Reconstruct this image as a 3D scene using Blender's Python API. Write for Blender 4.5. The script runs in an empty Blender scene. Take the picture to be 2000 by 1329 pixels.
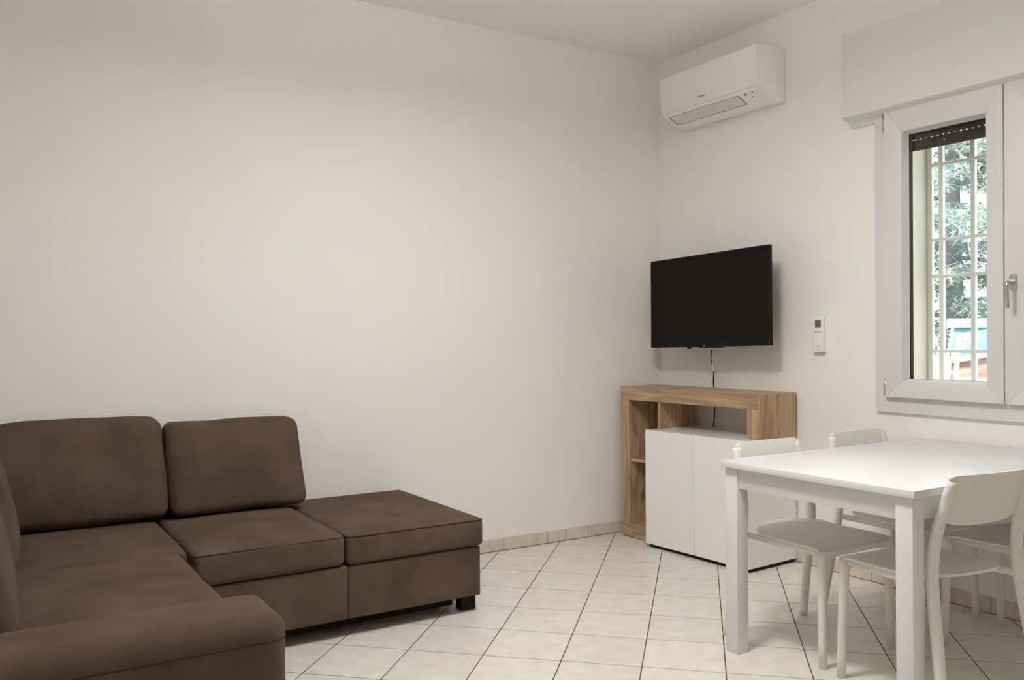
import bpy, bmesh, math, random
from mathutils import Vector, Matrix, noise
random.seed(7)
SC = bpy.context.scene
COL = SC.collection

# ------------------------------------------------------------------ camera
CAM_LOC = Vector((-3.809, -4.292, 1.235))
cam_d = bpy.data.cameras.new('camera')
cam = bpy.data.objects.new('camera', cam_d)
COL.objects.link(cam)
cam_d.sensor_width = 36.0
cam_d.lens = 1696.35 / 2000 * 36.0
cam_d.clip_start = 0.05
cam_d.clip_end = 200
_r = Vector((0.84894, -0.52844, -0.0070)).normalized()
_f = Vector((0.52837, 0.84899, -0.0040)).normalized()
_u = _r.cross(_f).normalized()
_r = _f.cross(_u).normalized()
cam.matrix_world = Matrix.Translation(CAM_LOC) @ Matrix((_r, _u, -_f)).transposed().to_4x4()
SC.camera = cam

# ------------------------------------------------------------------ world, lights, exposure
SC.view_settings.view_transform = 'Standard'
SC.view_settings.look = 'None'
SC.view_settings.gamma = 1.0
SC.view_settings.use_curve_mapping = False
SC.view_settings.exposure = 0.0
SC.cycles.max_bounces = 14
SC.cycles.diffuse_bounces = 9
world = bpy.data.worlds.new('overcast_sky')
SC.world = world
world.use_nodes = True
bg = world.node_tree.nodes['Background']
bg.inputs[0].default_value = (0.91, 0.96, 1.0, 1)
bg.inputs[1].default_value = 5.0

def light(name, kind, loc, energy, color, **kw):
    d = bpy.data.lights.new(name, kind)
    d.energy = energy
    d.color = color
    for k, v in kw.items():
        setattr(d, k, v)
    o = bpy.data.objects.new(name, d)
    o.location = loc
    COL.objects.link(o)
    return o

LAMP = (1.0, 0.985, 0.962)
# pendant lamp over the middle of the room, above the frame: shines down
light('ceiling_lamp_light', 'AREA', (-2.15, -2.1, 2.60), 29, LAMP, shape='DISK', size=0.34)
up = light('ceiling_fill_uplight', 'AREA', (-2.15, -2.1, 2.62), 32, LAMP, shape='DISK', size=0.34)  # added upward fill, brightens the ceiling and softens shadows
up.rotation_euler = (math.pi, 0, 0)
sun = light('sun', 'SUN', (0, 0, 8), 8.5, (1.0, 0.97, 0.9), angle=math.radians(3))
sun.rotation_euler = Vector((0.75, 0.25, -0.85)).to_track_quat('-Z', 'Y').to_euler()

# ------------------------------------------------------------------ materials
def srgb(r, g, b):
    f = lambda c: (c / 255 / 12.92) if c <= 10 else ((c / 255 + 0.055) / 1.055) ** 2.4
    return (f(r), f(g), f(b), 1)

def mat(name, color, rough=0.5, spec=0.5, metal=0.0, sheen=0.0, coat=0.0):
    m = bpy.data.materials.new(name)
    m.use_nodes = True
    b = m.node_tree.nodes['Principled BSDF']
    b.inputs['Base Color'].default_value = color
    b.inputs['Roughness'].default_value = rough
    b.inputs['Specular IOR Level'].default_value = spec
    b.inputs['Metallic'].default_value = metal
    b.inputs['Sheen Weight'].default_value = sheen
    b.inputs['Coat Weight'].default_value = coat
    return m

def N(m, kind, **kw):
    n = m.node_tree.nodes.new(kind)
    for k, v in kw.items():
        if k in n.inputs:
            n.inputs[k].default_value = v
        else:
            setattr(n, k, v)
    return n

def L(m, a, b):
    m.node_tree.links.new(a, b)

def bsdf(m):
    return m.node_tree.nodes['Principled BSDF']

def mottle(m, c1, c2, scale, detail=4, stretch=(1, 1, 1), lo=0.35, hi=0.65, coord='Object', bump=0.0, bscale=None, rand=0.0):
    """base colour varies between c1 and c2 with noise, optional fine bump"""
    tc = N(m, 'ShaderNodeTexCoord')
    mp = N(m, 'ShaderNodeMapping')
    mp.inputs['Scale'].default_value = stretch
    L(m, tc.outputs[coord], mp.inputs['Vector'])
    vec = mp.outputs['Vector']
    oi = None
    if rand:
        oi = N(m, 'ShaderNodeObjectInfo')
        ad = N(m, 'ShaderNodeVectorMath', operation='ADD')
        ml = N(m, 'ShaderNodeMath', operation='MULTIPLY')
        ml.inputs[1].default_value = 37.0
        L(m, oi.outputs['Random'], ml.inputs[0])
        L(m, vec, ad.inputs[0])
        L(m, ml.outputs[0], ad.inputs[1])
        vec = ad.outputs[0]
    nz = N(m, 'ShaderNodeTexNoise', Scale=scale, Detail=detail)
    L(m, vec, nz.inputs['Vector'])
    cr = N(m, 'ShaderNodeValToRGB')
    cr.color_ramp.elements[0].position = lo
    cr.color_ramp.elements[0].color = c1
    cr.color_ramp.elements[1].position = hi
    cr.color_ramp.elements[1].color = c2
    L(m, nz.outputs['Fac'], cr.inputs['Fac'])
    out = cr.outputs['Color']
    if rand:
        hs = N(m, 'ShaderNodeHueSaturation')
        mr = N(m, 'ShaderNodeMapRange')
        mr.inputs['To Min'].default_value = 1 - rand
        mr.inputs['To Max'].default_value = 1 + rand
        L(m, oi.outputs['Random'], mr.inputs['Value'])
        L(m, mr.outputs['Result'], hs.inputs['Value'])
        L(m, out, hs.inputs['Color'])
        out = hs.outputs['Color']
    L(m, out, bsdf(m).inputs['Base Color'])
    if bump:
        n2 = N(m, 'ShaderNodeTexNoise', Scale=bscale or scale * 8, Detail=3)
        L(m, tc.outputs[coord], n2.inputs['Vector'])
        bp = N(m, 'ShaderNodeBump', Strength=bump, Distance=0.002)
        L(m, n2.outputs['Fac'], bp.inputs['Height'])
        L(m, bp.outputs['Normal'], bsdf(m).inputs['Normal'])
    return m

M = {}
M['wall'] = mottle(mat('wall_paint', (0, 0, 0, 1), 0.75, 0.25), (0.865, 0.85, 0.828, 1), (0.885, 0.87, 0.848, 1), 1.6, 3, bump=0.12, bscale=160)
M['ceiling'] = mat('ceiling_paint', (0.90, 0.885, 0.862, 1), 0.85, 0.2)
M['tile'] = mottle(mat('floor_tile_ceramic', (0, 0, 0, 1), 0.36, 0.4), srgb(212, 205, 195), srgb(225, 219, 211), 15, 9, stretch=(1, 1, 1), lo=0.25, hi=0.62, bump=0.06, bscale=60, rand=0.03)
M['grout'] = mottle(mat('grout', (0, 0, 0, 1), 0.9, 0.1), srgb(84, 74, 62), srgb(112, 100, 86), 6, 3)
M['skirting'] = mottle(mat('skirting_tile', (0, 0, 0, 1), 0.4, 0.4), srgb(206, 194, 180), srgb(222, 212, 199), 10, 6, lo=0.3, hi=0.65, rand=0.05)
M['fabric'] = mottle(mat('brown_microfibre', (0, 0, 0, 1), 0.95, 0.12, sheen=0.15), srgb(80, 66, 54), srgb(100, 85, 72), 6, 7, lo=0.3, hi=0.78, bump=0.35, bscale=420)
bsdf(M['fabric']).inputs['Sheen Tint'].default_value = srgb(150, 130, 112)
bsdf(M['fabric']).inputs['Sheen Roughness'].default_value = 0.45
M['seam'] = mat('seam_thread', srgb(60, 48, 38), 0.95, 0.1)
M['black_plastic'] = mat('black_plastic', srgb(17, 15, 14), 0.5, 0.22)
M['screen'] = mat('television_screen', (0.0055, 0.005, 0.004, 1), 0.45, 0.14)
M['white_lacquer'] = mat('white_lacquer', (0.89, 0.885, 0.875, 1), 0.18, 0.5)
M['white_table'] = mat('white_table_paint', (0.755, 0.76, 0.77, 1), 0.24, 0.45)
M['chair'] = mat('off_white_polypropylene', (0.77, 0.765, 0.71, 1), 0.45, 0.4)
M['ac_white'] = mat('air_conditioner_plastic', (0.90, 0.88, 0.85, 1), 0.38, 0.4)
M['ac_flap'] = mat('air_conditioner_flap', (0.74, 0.70, 0.655, 1), 0.45, 0.35)
M['dark_gap'] = mat('dark_gap', srgb(60, 54, 48), 0.8, 0.1)
M['grey_print'] = mat('grey_print', srgb(150, 143, 134), 0.6, 0.2)
M['lcd'] = mat('lcd_grey', srgb(112, 105, 96), 0.3, 0.4)
M['pvc'] = mat('white_pvc', (0.68, 0.685, 0.69, 1), 0.42, 0.45)
M['box_paint'] = mat('shutter_box_paint', (0.76, 0.755, 0.725, 1), 0.5, 0.3)
M['gasket'] = mat('black_gasket', srgb(34, 35, 36), 0.7, 0.2)
M['chrome'] = mat('satin_chrome', (0.62, 0.60, 0.57, 1), 0.28, 0.5, metal=1.0)
M['hinge'] = mat('hinge_metal', (0.50, 0.48, 0.45, 1), 0.35, 0.5, metal=1.0)
M['shutter'] = mat('dark_brown_shutter', srgb(44, 34, 29), 0.45, 0.3)
M['cream'] = mat('cream_paint', srgb(232, 222, 188), 0.6, 0.3)
M['jamb'] = mottle(mat('pale_plaster_jamb', (0, 0, 0, 1), 0.8, 0.2), srgb(214, 210, 196), srgb(226, 222, 210), 3, 3)
M['grille'] = mat('white_grille_paint', (0.80, 0.79, 0.76, 1), 0.5, 0.3)
M['cable_black'] = mat('black_cable', srgb(28, 24, 21), 0.5, 0.3)
M['cable_white'] = mat('white_cable', (0.82, 0.80, 0.75, 1), 0.5, 0.3)
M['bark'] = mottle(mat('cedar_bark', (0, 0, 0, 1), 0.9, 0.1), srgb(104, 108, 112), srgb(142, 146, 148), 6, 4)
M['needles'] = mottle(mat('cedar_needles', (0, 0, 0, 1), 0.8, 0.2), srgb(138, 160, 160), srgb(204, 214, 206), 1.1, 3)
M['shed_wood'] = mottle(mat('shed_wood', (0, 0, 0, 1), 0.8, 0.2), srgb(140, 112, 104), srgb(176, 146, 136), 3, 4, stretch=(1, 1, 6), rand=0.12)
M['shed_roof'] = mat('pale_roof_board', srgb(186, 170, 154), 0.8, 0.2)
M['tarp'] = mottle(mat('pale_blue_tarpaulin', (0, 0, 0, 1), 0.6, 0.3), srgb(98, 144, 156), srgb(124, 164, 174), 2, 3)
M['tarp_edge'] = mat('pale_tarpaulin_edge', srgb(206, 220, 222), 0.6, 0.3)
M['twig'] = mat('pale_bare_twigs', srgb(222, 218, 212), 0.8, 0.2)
M['ground'] = mottle(mat('garden_ground', (0, 0, 0, 1), 0.95, 0.1), srgb(96, 108, 84), srgb(140, 140, 116), 0.8, 4)

def wood(name, axis):
    """oak veneer, grain along the given world axis index"""
    m = mat(name, (0, 0, 0, 1), 0.5, 0.3)
    tc = N(m, 'ShaderNodeTexCoord')
    mp = N(m, 'ShaderNodeMapping')
    s = [9.0, 9.0, 9.0]
    s[axis] = 0.9
    mp.inputs['Scale'].default_value = s
    L(m, tc.outputs['Object'], mp.inputs['Vector'])
    n1 = N(m, 'ShaderNodeTexNoise', Scale=1.1, Detail=3, Distortion=1.2)
    L(m, mp.outputs['Vector'], n1.inputs['Vector'])
    mp2 = N(m, 'ShaderNodeMapping')
    s2 = [70.0, 70.0, 70.0]
    s2[axis] = 2.2
    mp2.inputs['Scale'].default_value = s2
    L(m, tc.outputs['Object'], mp2.inputs['Vector'])
    n2 = N(m, 'ShaderNodeTexNoise', Scale=1.0, Detail=5)
    L(m, mp2.outputs['Vector'], n2.inputs['Vector'])
    ml = N(m, 'ShaderNodeMath', operation='MULTIPLY')
    ml.inputs[1].default_value = 7.0
    L(m, n1.outputs['Fac'], ml.inputs[0])
    fr = N(m, 'ShaderNodeMath', operation='PINGPONG')
    fr.inputs[1].default_value = 1.0
    L(m, ml.outputs[0], fr.inputs[0])
    mx = N(m, 'ShaderNodeMix')
    mx.data_type = 'FLOAT'
    mx.inputs['Factor'].default_value = 0.55
    L(m, fr.outputs[0], mx.inputs[2])
    L(m, n2.outputs['Fac'], mx.inputs[3])
    cr = N(m, 'ShaderNodeValToRGB')
    e = cr.color_ramp.elements
    e[0].position, e[0].color = 0.12, srgb(140, 113, 88)
    e[1].position, e[1].color = 0.88, srgb(198, 173, 144)
    k = e.new(0.5)
    k.color = srgb(175, 148, 119)
    L(m, mx.outputs[0], cr.inputs['Fac'])
    # knots
    mp3 = N(m, 'ShaderNodeMapping')
    s3 = [7.0, 7.0, 7.0]
    s3[axis] = 3.0
    mp3.inputs['Scale'].default_value = s3
    L(m, tc.outputs['Object'], mp3.inputs['Vector'])
    vo = N(m, 'ShaderNodeTexVoronoi', Scale=0.9)
    L(m, mp3.outputs['Vector'], vo.inputs['Vector'])
    kr = N(m, 'ShaderNodeValToRGB')
    kr.color_ramp.elements[0].position, kr.color_ramp.elements[0].color = 0.05, (0.45, 0.38, 0.32, 1)
    kr.color_ramp.elements[1].position, kr.color_ramp.elements[1].color = 0.17, (1, 1, 1, 1)
    L(m, vo.outputs['Distance'], kr.inputs['Fac'])
    mm = N(m, 'ShaderNodeMix')
    mm.data_type = 'RGBA'
    mm.blend_type = 'MULTIPLY'
    mm.inputs['Factor'].default_value = 1.0
    L(m, cr.outputs['Color'], mm.inputs[6])
    L(m, kr.outputs['Color'], mm.inputs[7])
    L(m, mm.outputs[2], bsdf(m).inputs['Base Color'])
    bp = N(m, 'ShaderNodeBump', Strength=0.15, Distance=0.002)
    L(m, n2.outputs['Fac'], bp.inputs['Height'])
    L(m, bp.outputs['Normal'], bsdf(m).inputs['Normal'])
    return m

M['oak_h'] = wood('oak_veneer_horizontal', 1)
M['oak_v'] = wood('oak_veneer_vertical', 2)

def glass_mat():
    m = bpy.data.materials.new('window_glass')
    m.use_nodes = True
    nt = m.node_tree
    nt.nodes.remove(nt.nodes['Principled BSDF'])
    tr = nt.nodes.new('ShaderNodeBsdfTransparent')
    tr.inputs[0].default_value = (0.95, 0.96, 0.96, 1)
    gl = nt.nodes.new('ShaderNodeBsdfGlossy')
    gl.inputs['Roughness'].default_value = 0.02
    fr = nt.nodes.new('ShaderNodeFresnel')
    fr.inputs['IOR'].default_value = 1.35
    mx = nt.nodes.new('ShaderNodeMixShader')
    nt.links.new(fr.outputs[0], mx.inputs[0])
    nt.links.new(tr.outputs[0], mx.inputs[1])
    nt.links.new(gl.outputs[0], mx.inputs[2])
    nt.links.new(mx.outputs[0], nt.nodes['Material Output'].inputs[0])
    return m
M['glass'] = glass_mat()

# ------------------------------------------------------------------ mesh helpers
def link(o, parent=None):
    COL.objects.link(o)
    if parent is not None:
        o.parent = parent
    return o

def mesh_obj(name, verts, faces, m, parent=None, smooth=False, bevel=0.0, seg=2):
    me = bpy.data.meshes.new(name)
    me.from_pydata([tuple(v) for v in verts], [], faces)
    me.validate()
    bm = bmesh.new()
    bm.from_mesh(me)
    bmesh.ops.recalc_face_normals(bm, faces=bm.faces)
    if bevel:
        bmesh.ops.bevel(bm, geom=[e for e in bm.edges if e.is_manifold and e.calc_face_angle(0) > 0.5], offset=bevel, segments=seg, affect='EDGES', profile=0.5, clamp_overlap=True)
    for f in bm.faces:
        f.smooth = smooth or bool(bevel)
    bm.to_mesh(me)
    bm.free()
    if isinstance(m, str):
        m = M[m]
    me.materials.append(m)
    if bevel and not smooth:
        try:
            me.set_sharp_from_angle(angle=math.radians(32))
        except Exception:
            pass
    return link(bpy.data.objects.new(name, me), parent)

BOXF = [(0, 1, 3, 2), (4, 6, 7, 5), (0, 4, 5, 1), (2, 3, 7, 6), (0, 2, 6, 4), (1, 5, 7, 3)]

def box(name, x0, x1, y0, y1, z0, z1, m, parent=None, bevel=0.0, seg=2):
    x0, x1 = min(x0, x1), max(x0, x1)
    y0, y1 = min(y0, y1), max(y0, y1)
    z0, z1 = min(z0, z1), max(z0, z1)
    v = [(x, y, z) for x in (x0, x1) for y in (y0, y1) for z in (z0, z1)]
    return mesh_obj(name, v, BOXF, m, parent, bevel=bevel, seg=seg)

class MB:
    """collects several pieces into one mesh"""
    def __init__(s):
        s.v, s.f = [], []
    def add(s, v, f):
        o = len(s.v)
        s.v += [tuple(p) for p in v]
        s.f += [tuple(i + o for i in q) for q in f]
        return s
    def box(s, x0, x1, y0, y1, z0, z1):
        return s.add([(x, y, z) for x in (x0, x1) for y in (y0, y1) for z in (z0, z1)], BOXF)
    def tube(s, pts, rad, n=8, flat=None):
        s.add(*tube_data(pts, rad, n))
        return s
    def build(s, name, m, parent=None, smooth=False, bevel=0.0):
        return mesh_obj(name, s.v, s.f, m, parent, smooth, bevel)

def tube_data(pts, rad, n=8, ax=None, closed=False):
    """sweep an ellipse; rad is a number, or a list of (a, b); ax fixes the direction of the a axis"""
    pts = [Vector(p) for p in pts]
    k = len(pts)
    V, F = [], []
    prev = None
    for i, p in enumerate(pts):
        if closed:
            t = (pts[(i + 1) % k] - pts[i - 1]).normalized()
        else:
            t = (pts[min(i + 1, k - 1)] - pts[max(i - 1, 0)]).normalized()
        if ax is not None:
            a = Vector(ax)
        elif prev is not None:
            a = prev
        else:
            a = Vector((1, 0, 0)) if abs(t.x) < 0.8 else Vector((0, 1, 0))
        a = (a - t * a.dot(t)).normalized()
        prev = a
        b = t.cross(a)
        r = rad[i] if isinstance(rad, list) else rad
        ra, rb = r if isinstance(r, tuple) else (r, r)
        for j in range(n):
            w = 2 * math.pi * j / n
            V.append(p + a * (ra * math.cos(w)) + b * (rb * math.sin(w)))
    m = k if closed else k - 1
    for i in range(m):
        i2 = (i + 1) % k
        for j in range(n):
            j2 = (j + 1) % n
            F.append((i * n + j, i * n + j2, i2 * n + j2, i2 * n + j))
    if not closed:
        F.append(tuple(range(n - 1, -1, -1)))
        F.append(tuple((k - 1) * n + j for j in range(n)))
    return V, F

def tube(name, pts, rad, m, parent=None, n=10, ax=None, closed=False):
    v, f = tube_data(pts, rad, n, ax, closed)
    return mesh_obj(name, v, f, m, parent, smooth=True)

def catmull(pts, n=8):
    pts = [Vector(p) for p in pts]
    P = [pts[0] * 2 - pts[1]] + pts + [pts[-1] * 2 - pts[-2]]
    out = []
    for i in range(1, len(P) - 2):
        a, b, c, d = P[i - 1:i + 3]
        for j in range(n):
            t = j / n
            out.append(0.5 * ((2 * b) + (c - a) * t + (2 * a - 5 * b + 4 * c - d) * t * t + (3 * b - a - 3 * c + d) * t ** 3))
    out.append(pts[-1])
    return out

def prism(name, prof, axis, a0, a1, m, parent=None, bevel=0.0, smooth=False):
    """extrude a closed 2D profile along axis ('x','y','z')"""
    k = len(prof)
    V = []
    for a in (a0, a1):
        for p, q in prof:
            V.append({'x': (a, p, q), 'y': (p, a, q), 'z': (p, q, a)}[axis])
    F = [tuple(range(k)), tuple(range(2 * k - 1, k - 1, -1))]
    for i in range(k):
        j = (i + 1) % k
        F.append((i, i + k, j + k, j))
    return mesh_obj(name, V, F, m, parent, smooth, bevel)

def empty(name, loc=(0, 0, 0), rz=0.0, label=None, cat=None, group=None, kind=None):
    o = bpy.data.objects.new(name, None)
    o.empty_display_size = 0.1
    o.location = loc
    o.rotation_euler = (0, 0, rz)
    COL.objects.link(o)
    return tag(o, label, cat, group, kind)

def tag(o, label=None, cat=None, group=None, kind=None):
    for k, v in (('label', label), ('category', cat), ('group', group), ('kind', kind)):
        if v:
            o[k] = v
    return o

# ------------------------------------------------------------------ room shell
RX0, RY0, H = -4.45, -6.3, 3.003
HOLE_Y0, HOLE_Y1, HOLE_Z0, HOLE_Z1 = -2.80, -1.70, 0.95, 2.45
WT = 0.28

floor = box('floor', RX0, 0, RY0, 0, -0.12, -0.0009, 'grout')
tag(floor, 'floor of pale beige square tiles laid diagonally with dark grout', None, None, 'structure')
tag(box('ceiling', RX0 - 0.1, WT, RY0 - 0.1, 0.1, H, H + 0.1, 'ceiling'), 'plain off-white ceiling', None, None, 'structure')
tag(box('wall_left', RX0, WT, 0, 0.1, -0.12, H, 'wall'), 'large blank off-white wall behind the sofa', None, None, 'structure')
tag(box('wall_near', RX0 - 0.1, RX0, RY0, 0.1, -0.12, H, 'wall'), 'off-white wall beside the sofa return, out of view', None, None, 'structure')
tag(box('wall_back', RX0 - 0.1, WT, RY0 - 0.1, RY0, -0.12, H, 'wall'), 'off-white wall behind the viewpoint', None, None, 'structure')
w = MB()
w.box(0, WT, RY0, HOLE_Y0, -0.12, H)
w.box(0, WT, HOLE_Y1, 0, -0.12, H)
w.box(0, WT, HOLE_Y0, HOLE_Y1, -0.12, HOLE_Z0)
w.box(0, WT, HOLE_Y0, HOLE_Y1, HOLE_Z1, H)
tag(w.build('wall_right', 'wall'), 'off-white wall with the window, television and air conditioner', None, None, 'structure')

# ---- floor tiles: a square grid turned about 44 degrees
T = 0.305
TH = math.atan2(-0.696, 0.719)
E1 = Vector((math.cos(TH), math.sin(TH)))
E2 = Vector((-math.sin(TH), math.cos(TH)))
O = Vector((-2.135, -1.374))
GAP = 0.0046

def clip(poly, a, b, c):
    """keep a*x+b*y<=c"""
    out = []
    for i in range(len(poly)):
        p, q = poly[i], poly[(i + 1) % len(poly)]
        dp, dq = a * p[0] + b * p[1] - c, a * q[0] + b * q[1] - c
        if dp <= 0:
            out.append(p)
        if dp * dq < 0:
            t = dp / (dp - dq)
            out.append((p[0] + (q[0] - p[0]) * t, p[1] + (q[1] - p[1]) * t))
    return out

def slab_faces(poly, z0, z1, ch=0.0006):
    k = len(poly)
    cx = sum(p[0] for p in poly) / k
    cy = sum(p[1] for p in poly) / k
    V = [(p[0], p[1], z0) for p in poly] + [(p[0], p[1], z1 - ch) for p in poly]
    for p in poly:
        d = Vector((cx - p[0], cy - p[1]))
        d = d.normalized() * ch * 1.4 if d.length > ch * 2 else d * 0.2
        V.append((p[0] + d.x, p[1] + d.y, z1))
    F = []
    for a in (0, 1):
        for i in range(k):
            j = (i + 1) % k
            F.append((a * k + i, a * k + j, (a + 1) * k + j, (a + 1) * k + i))
    F.append(tuple(2 * k + i for i in range(k)))
    return V, F

def in_view(p, margin=0.22):
    d = Vector((p[0], p[1], 0)) - CAM_LOC
    zz = d.dot(_f)
    if zz < 0.3:
        return False
    x = d.dot(_r) / zz / (1000 / 1696.35)
    y = d.dot(_u) / zz / (664.5 / 1696.35)
    return abs(x) < 1 + margin and abs(y) < 1 + margin

h = (T - GAP) / 2
sq = [(-h, -h), (h, -h), (h, h), (-h, h)]
full_me = None
rest = MB()
ntile = 0
for i in range(-26, 27):
    for j in range(-26, 27):
        c = O + E1 * ((i + 0.5) * T) + E2 * ((j + 0.5) * T)
        poly = [tuple(c + E1 * a + E2 * b) for a, b in sq]
        cl = poly
        for a, b, cc in ((1, 0, -0.012), (-1, 0, -RX0), (0, 1, -0.012), (0, -1, -RY0)):
            if cl:
                cl = clip(cl, a, b, cc)
        if len(cl) < 3:
            continue
        area = abs(sum(cl[k][0] * cl[(k + 1) % len(cl)][1] - cl[(k + 1) % len(cl)][0] * cl[k][1] for k in range(len(cl)))) / 2
        if area < 0.0006:
            continue
        is_full = abs(area - (2 * h) ** 2) < 1e-6
        if not any(in_view(p) for p in cl + [tuple(c)]):
            rest.add(*slab_faces(cl, -0.010, 0.0))
            continue
        if is_full:
            if full_me is None:
                v, f = slab_faces([tuple(E1 * a + E2 * b) for a, b in sq], -0.010, 0.0)
                o = mesh_obj('floor_tile', v, f, 'tile', floor)
                full_me = o.data
            else:
                o = link(bpy.data.objects.new('floor_tile', full_me), floor)
            o.location = (c.x, c.y, 0)
        else:
            v, f = slab_faces([(p[0] - c.x, p[1] - c.y) for p in cl], -0.010, 0.0)
            o = mesh_obj('floor_tile', v, f, 'tile', floor)
            o.location = (c.x, c.y, 0)
        ntile += 1
tag(rest.build('floor_tile_remainder', 'tile', floor), None, None, None, 'stuff')

# ---- skirting of cut tiles
def skirting(name, side, cuts, label, hgt=0.071):
    root = empty(name, label=label, kind='structure')
    for a, b in zip(cuts[:-1], cuts[1:]):
        g = 0.0018
        z1 = hgt + random.uniform(-0.0015, 0.0015)
        th = 0.009 + random.uniform(-0.0008, 0.0008)
        if side == 'left':
            box('skirting_tile', a + g, b - g, -th, 0, 0.001, z1, 'skirting', root, bevel=0.0015, seg=1)
        else:
            box('skirting_tile', -th, 0, a + g, b - g, 0.001, z1, 'skirting', root, bevel=0.0015, seg=1)
    return root
skirting('baseboard_left', 'left', [-4.44, -4.14, -3.84, -3.54, -3.24, -2.94, -2.64, -2.34, -2.02, -1.70, -1.51, -1.2075, -0.901, -0.769, -0.603, -0.30, -0.012], 'low beige tile skirting along the blank wall behind the sofa')
skirting('baseboard_right', 'right', [-6.29, -5.99, -5.69, -5.39, -5.09, -4.79, -4.49, -4.19, -3.89, -3.59, -3.29, -2.98, -2.67, -2.36, -2.16, -1.855, -1.56, -1.25, -0.95, -0.65, -0.35, -0.012], 'low beige tile skirting along the window wall under the table')

# ------------------------------------------------------------------ window
win = empty('window_1', (0, 0, 0), label='white double casement window with brown roller shutter partly lowered', kind='structure')
FY0, FY1, FZ0, FZ1 = -2.905, -1.600, 0.854, 2.40
fr = MB()
fw = 0.125
fr.box(-0.02, 0.0, FY1 - fw, FY1, FZ0, FZ1)
fr.box(-0.02, 0.0, FY0, FY0 + fw, FZ0, FZ1)
fr.box(-0.02, 0.0, FY0 + fw, FY1 - fw, FZ0, FZ0 + fw)
fr.box(-0.02, 0.0, FY0 + fw, FY1 - fw, FZ1 - fw, FZ1)
frame = fr.build('outer_frame', 'pvc', win)

def sash(y0, y1, z0, z1, wl, wr, wb, wt):
    """y0<y1; wl is the stile at y1 (photo left), wr at y0"""
    XF, XB = -0.050, -0.0205
    iy0, iy1, iz0, iz1 = y0 + wr, y1 - wl, z0 + wb, z1 - wt
    s = empty('sash')
    s.parent = win
    e = 0.004
    def member(nm, a, b, c, d):
        # a,b outer corners ; c,d inner corners (y,z) : mitred piece
        v = []
        for (x, q) in ((XB, 0), (XF + e, 0), (XF, e)):
            pass
        P = [a, b, d, c]
        V = [(XB, p[0], p[1]) for p in P] + [(XF, p[0], p[1]) for p in P]
        F = [(0, 1, 2, 3), (4, 5, 6, 7)] + [(i, (i + 1) % 4, 4 + (i + 1) % 4, 4 + i) for i in range(4)]
        return mesh_obj(nm, V, F, 'pvc', s, bevel=0.0016, seg=2)
    oa, ob, oc, od = (y1, z0), (y1, z1), (y0, z1), (y0, z0)
    ia, ib, ic, id_ = (iy1, iz0), (iy1, iz1), (iy0, iz1), (iy0, iz0)
    member('stile', oa, ob, ia, ib)
    member('rail', ob, oc, ib, ic)
    member('stile', oc, od, ic, id_)
    member('rail', od, oa, id_, ia)
    # glazing beads (sloped) and gasket
    bd = 0.012
    def ring(nm, x0, x1, grow0, grow1, t, m):
        # ring of four strips; front opening grown by grow0, back by grow1
        V, F = [], []
        def loop(x, g):
            return [(x, iy1 + g, iz0 - g), (x, iy1 + g, iz1 + g), (x, iy0 - g, iz1 + g), (x, iy0 - g, iz0 - g)]
        V = loop(x0, grow0) + loop(x1, grow1) + loop(x1, grow1 + t) + loop(x0, grow0 + t)
        for r in range(4):
            for i in range(4):
                j = (i + 1) % 4
                r2 = (r + 1) % 4
                F.append((r * 4 + i, r * 4 + j, r2 * 4 + j, r2 * 4 + i))
        return mesh_obj(nm, V, F, m, s)
    ring('glazing_bead', XF + 0.004, -0.006, -0.001, -bd, 0.010, 'pvc')
    ring('gasket', -0.006, 0.022, -bd, -bd, 0.006, 'gasket')
    for xg in (-0.003, 0.017):
        g = box('glass_pane', xg, xg + 0.003, iy0 + bd, iy1 - bd, iz0 + bd, iz1 - bd, 'glass', s)
    return s
S1 = sash(-2.2425, -1.672, 0.930, 2.33, 0.092, 0.072, 0.078, 0.133)
S2 = sash(-2.822, -2.2485, 0.930, 2.33, 0.092, 0.060, 0.078, 0.105)
# handle on the second sash
hd = empty('handle')
hd.parent = win
hy, hz = -2.287, 1.452
V, F = [], []
for xx, sc in ((-0.050, 1.0), (-0.060, 1.0), (-0.063, 0.86)):
    for k in range(24):
        a = 2 * math.pi * k / 24
        cy, cz = math.cos(a) * 0.015 * sc, math.sin(a) * 0.015 * sc
        cz += (0.020 if math.sin(a) > 0 else -0.020) * sc
        V.append((xx, hy + cy, hz + cz))
for r in range(2):
    for k in range(24):
        F.append((r * 24 + k, r * 24 + (k + 1) % 24, (r + 1) * 24 + (k + 1) % 24, (r + 1) * 24 + k))
F.append(tuple(48 + k for k in range(24)))
F.append(tuple(range(23, -1, -1)))
mesh_obj('rosette', V, F, 'chrome', hd, smooth=False)
tube('lever', catmull([(-0.060, hy, hz), (-0.085, hy, hz + 0.001), (-0.101, hy, hz - 0.006), (-0.104, hy, hz - 0.030), (-0.101, hy, hz - 0.075), (-0.100, hy, hz - 0.112)], 5), [(0.0085, 0.0075)] * 25 + [(0.006, 0.005)], 'chrome', hd, n=12)
# hinges
hg = MB()
hg.tube([(-0.040, -1.664, 2.215), (-0.040, -1.664, 2.30)], 0.0052, 10)
hg.build('hinge_pin', 'hinge', win, smooth=True)
hg = MB()
hg.tube([(-0.040, -1.666, 0.948), (-0.040, -1.666, 1.020)], 0.0048, 10)
hg.tube([(-0.044, -1.666, 0.936), (-0.044, -1.666, 0.949)], 0.0062, 10)
hg.build('hinge_pin', 'hinge', win, smooth=True)
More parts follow.
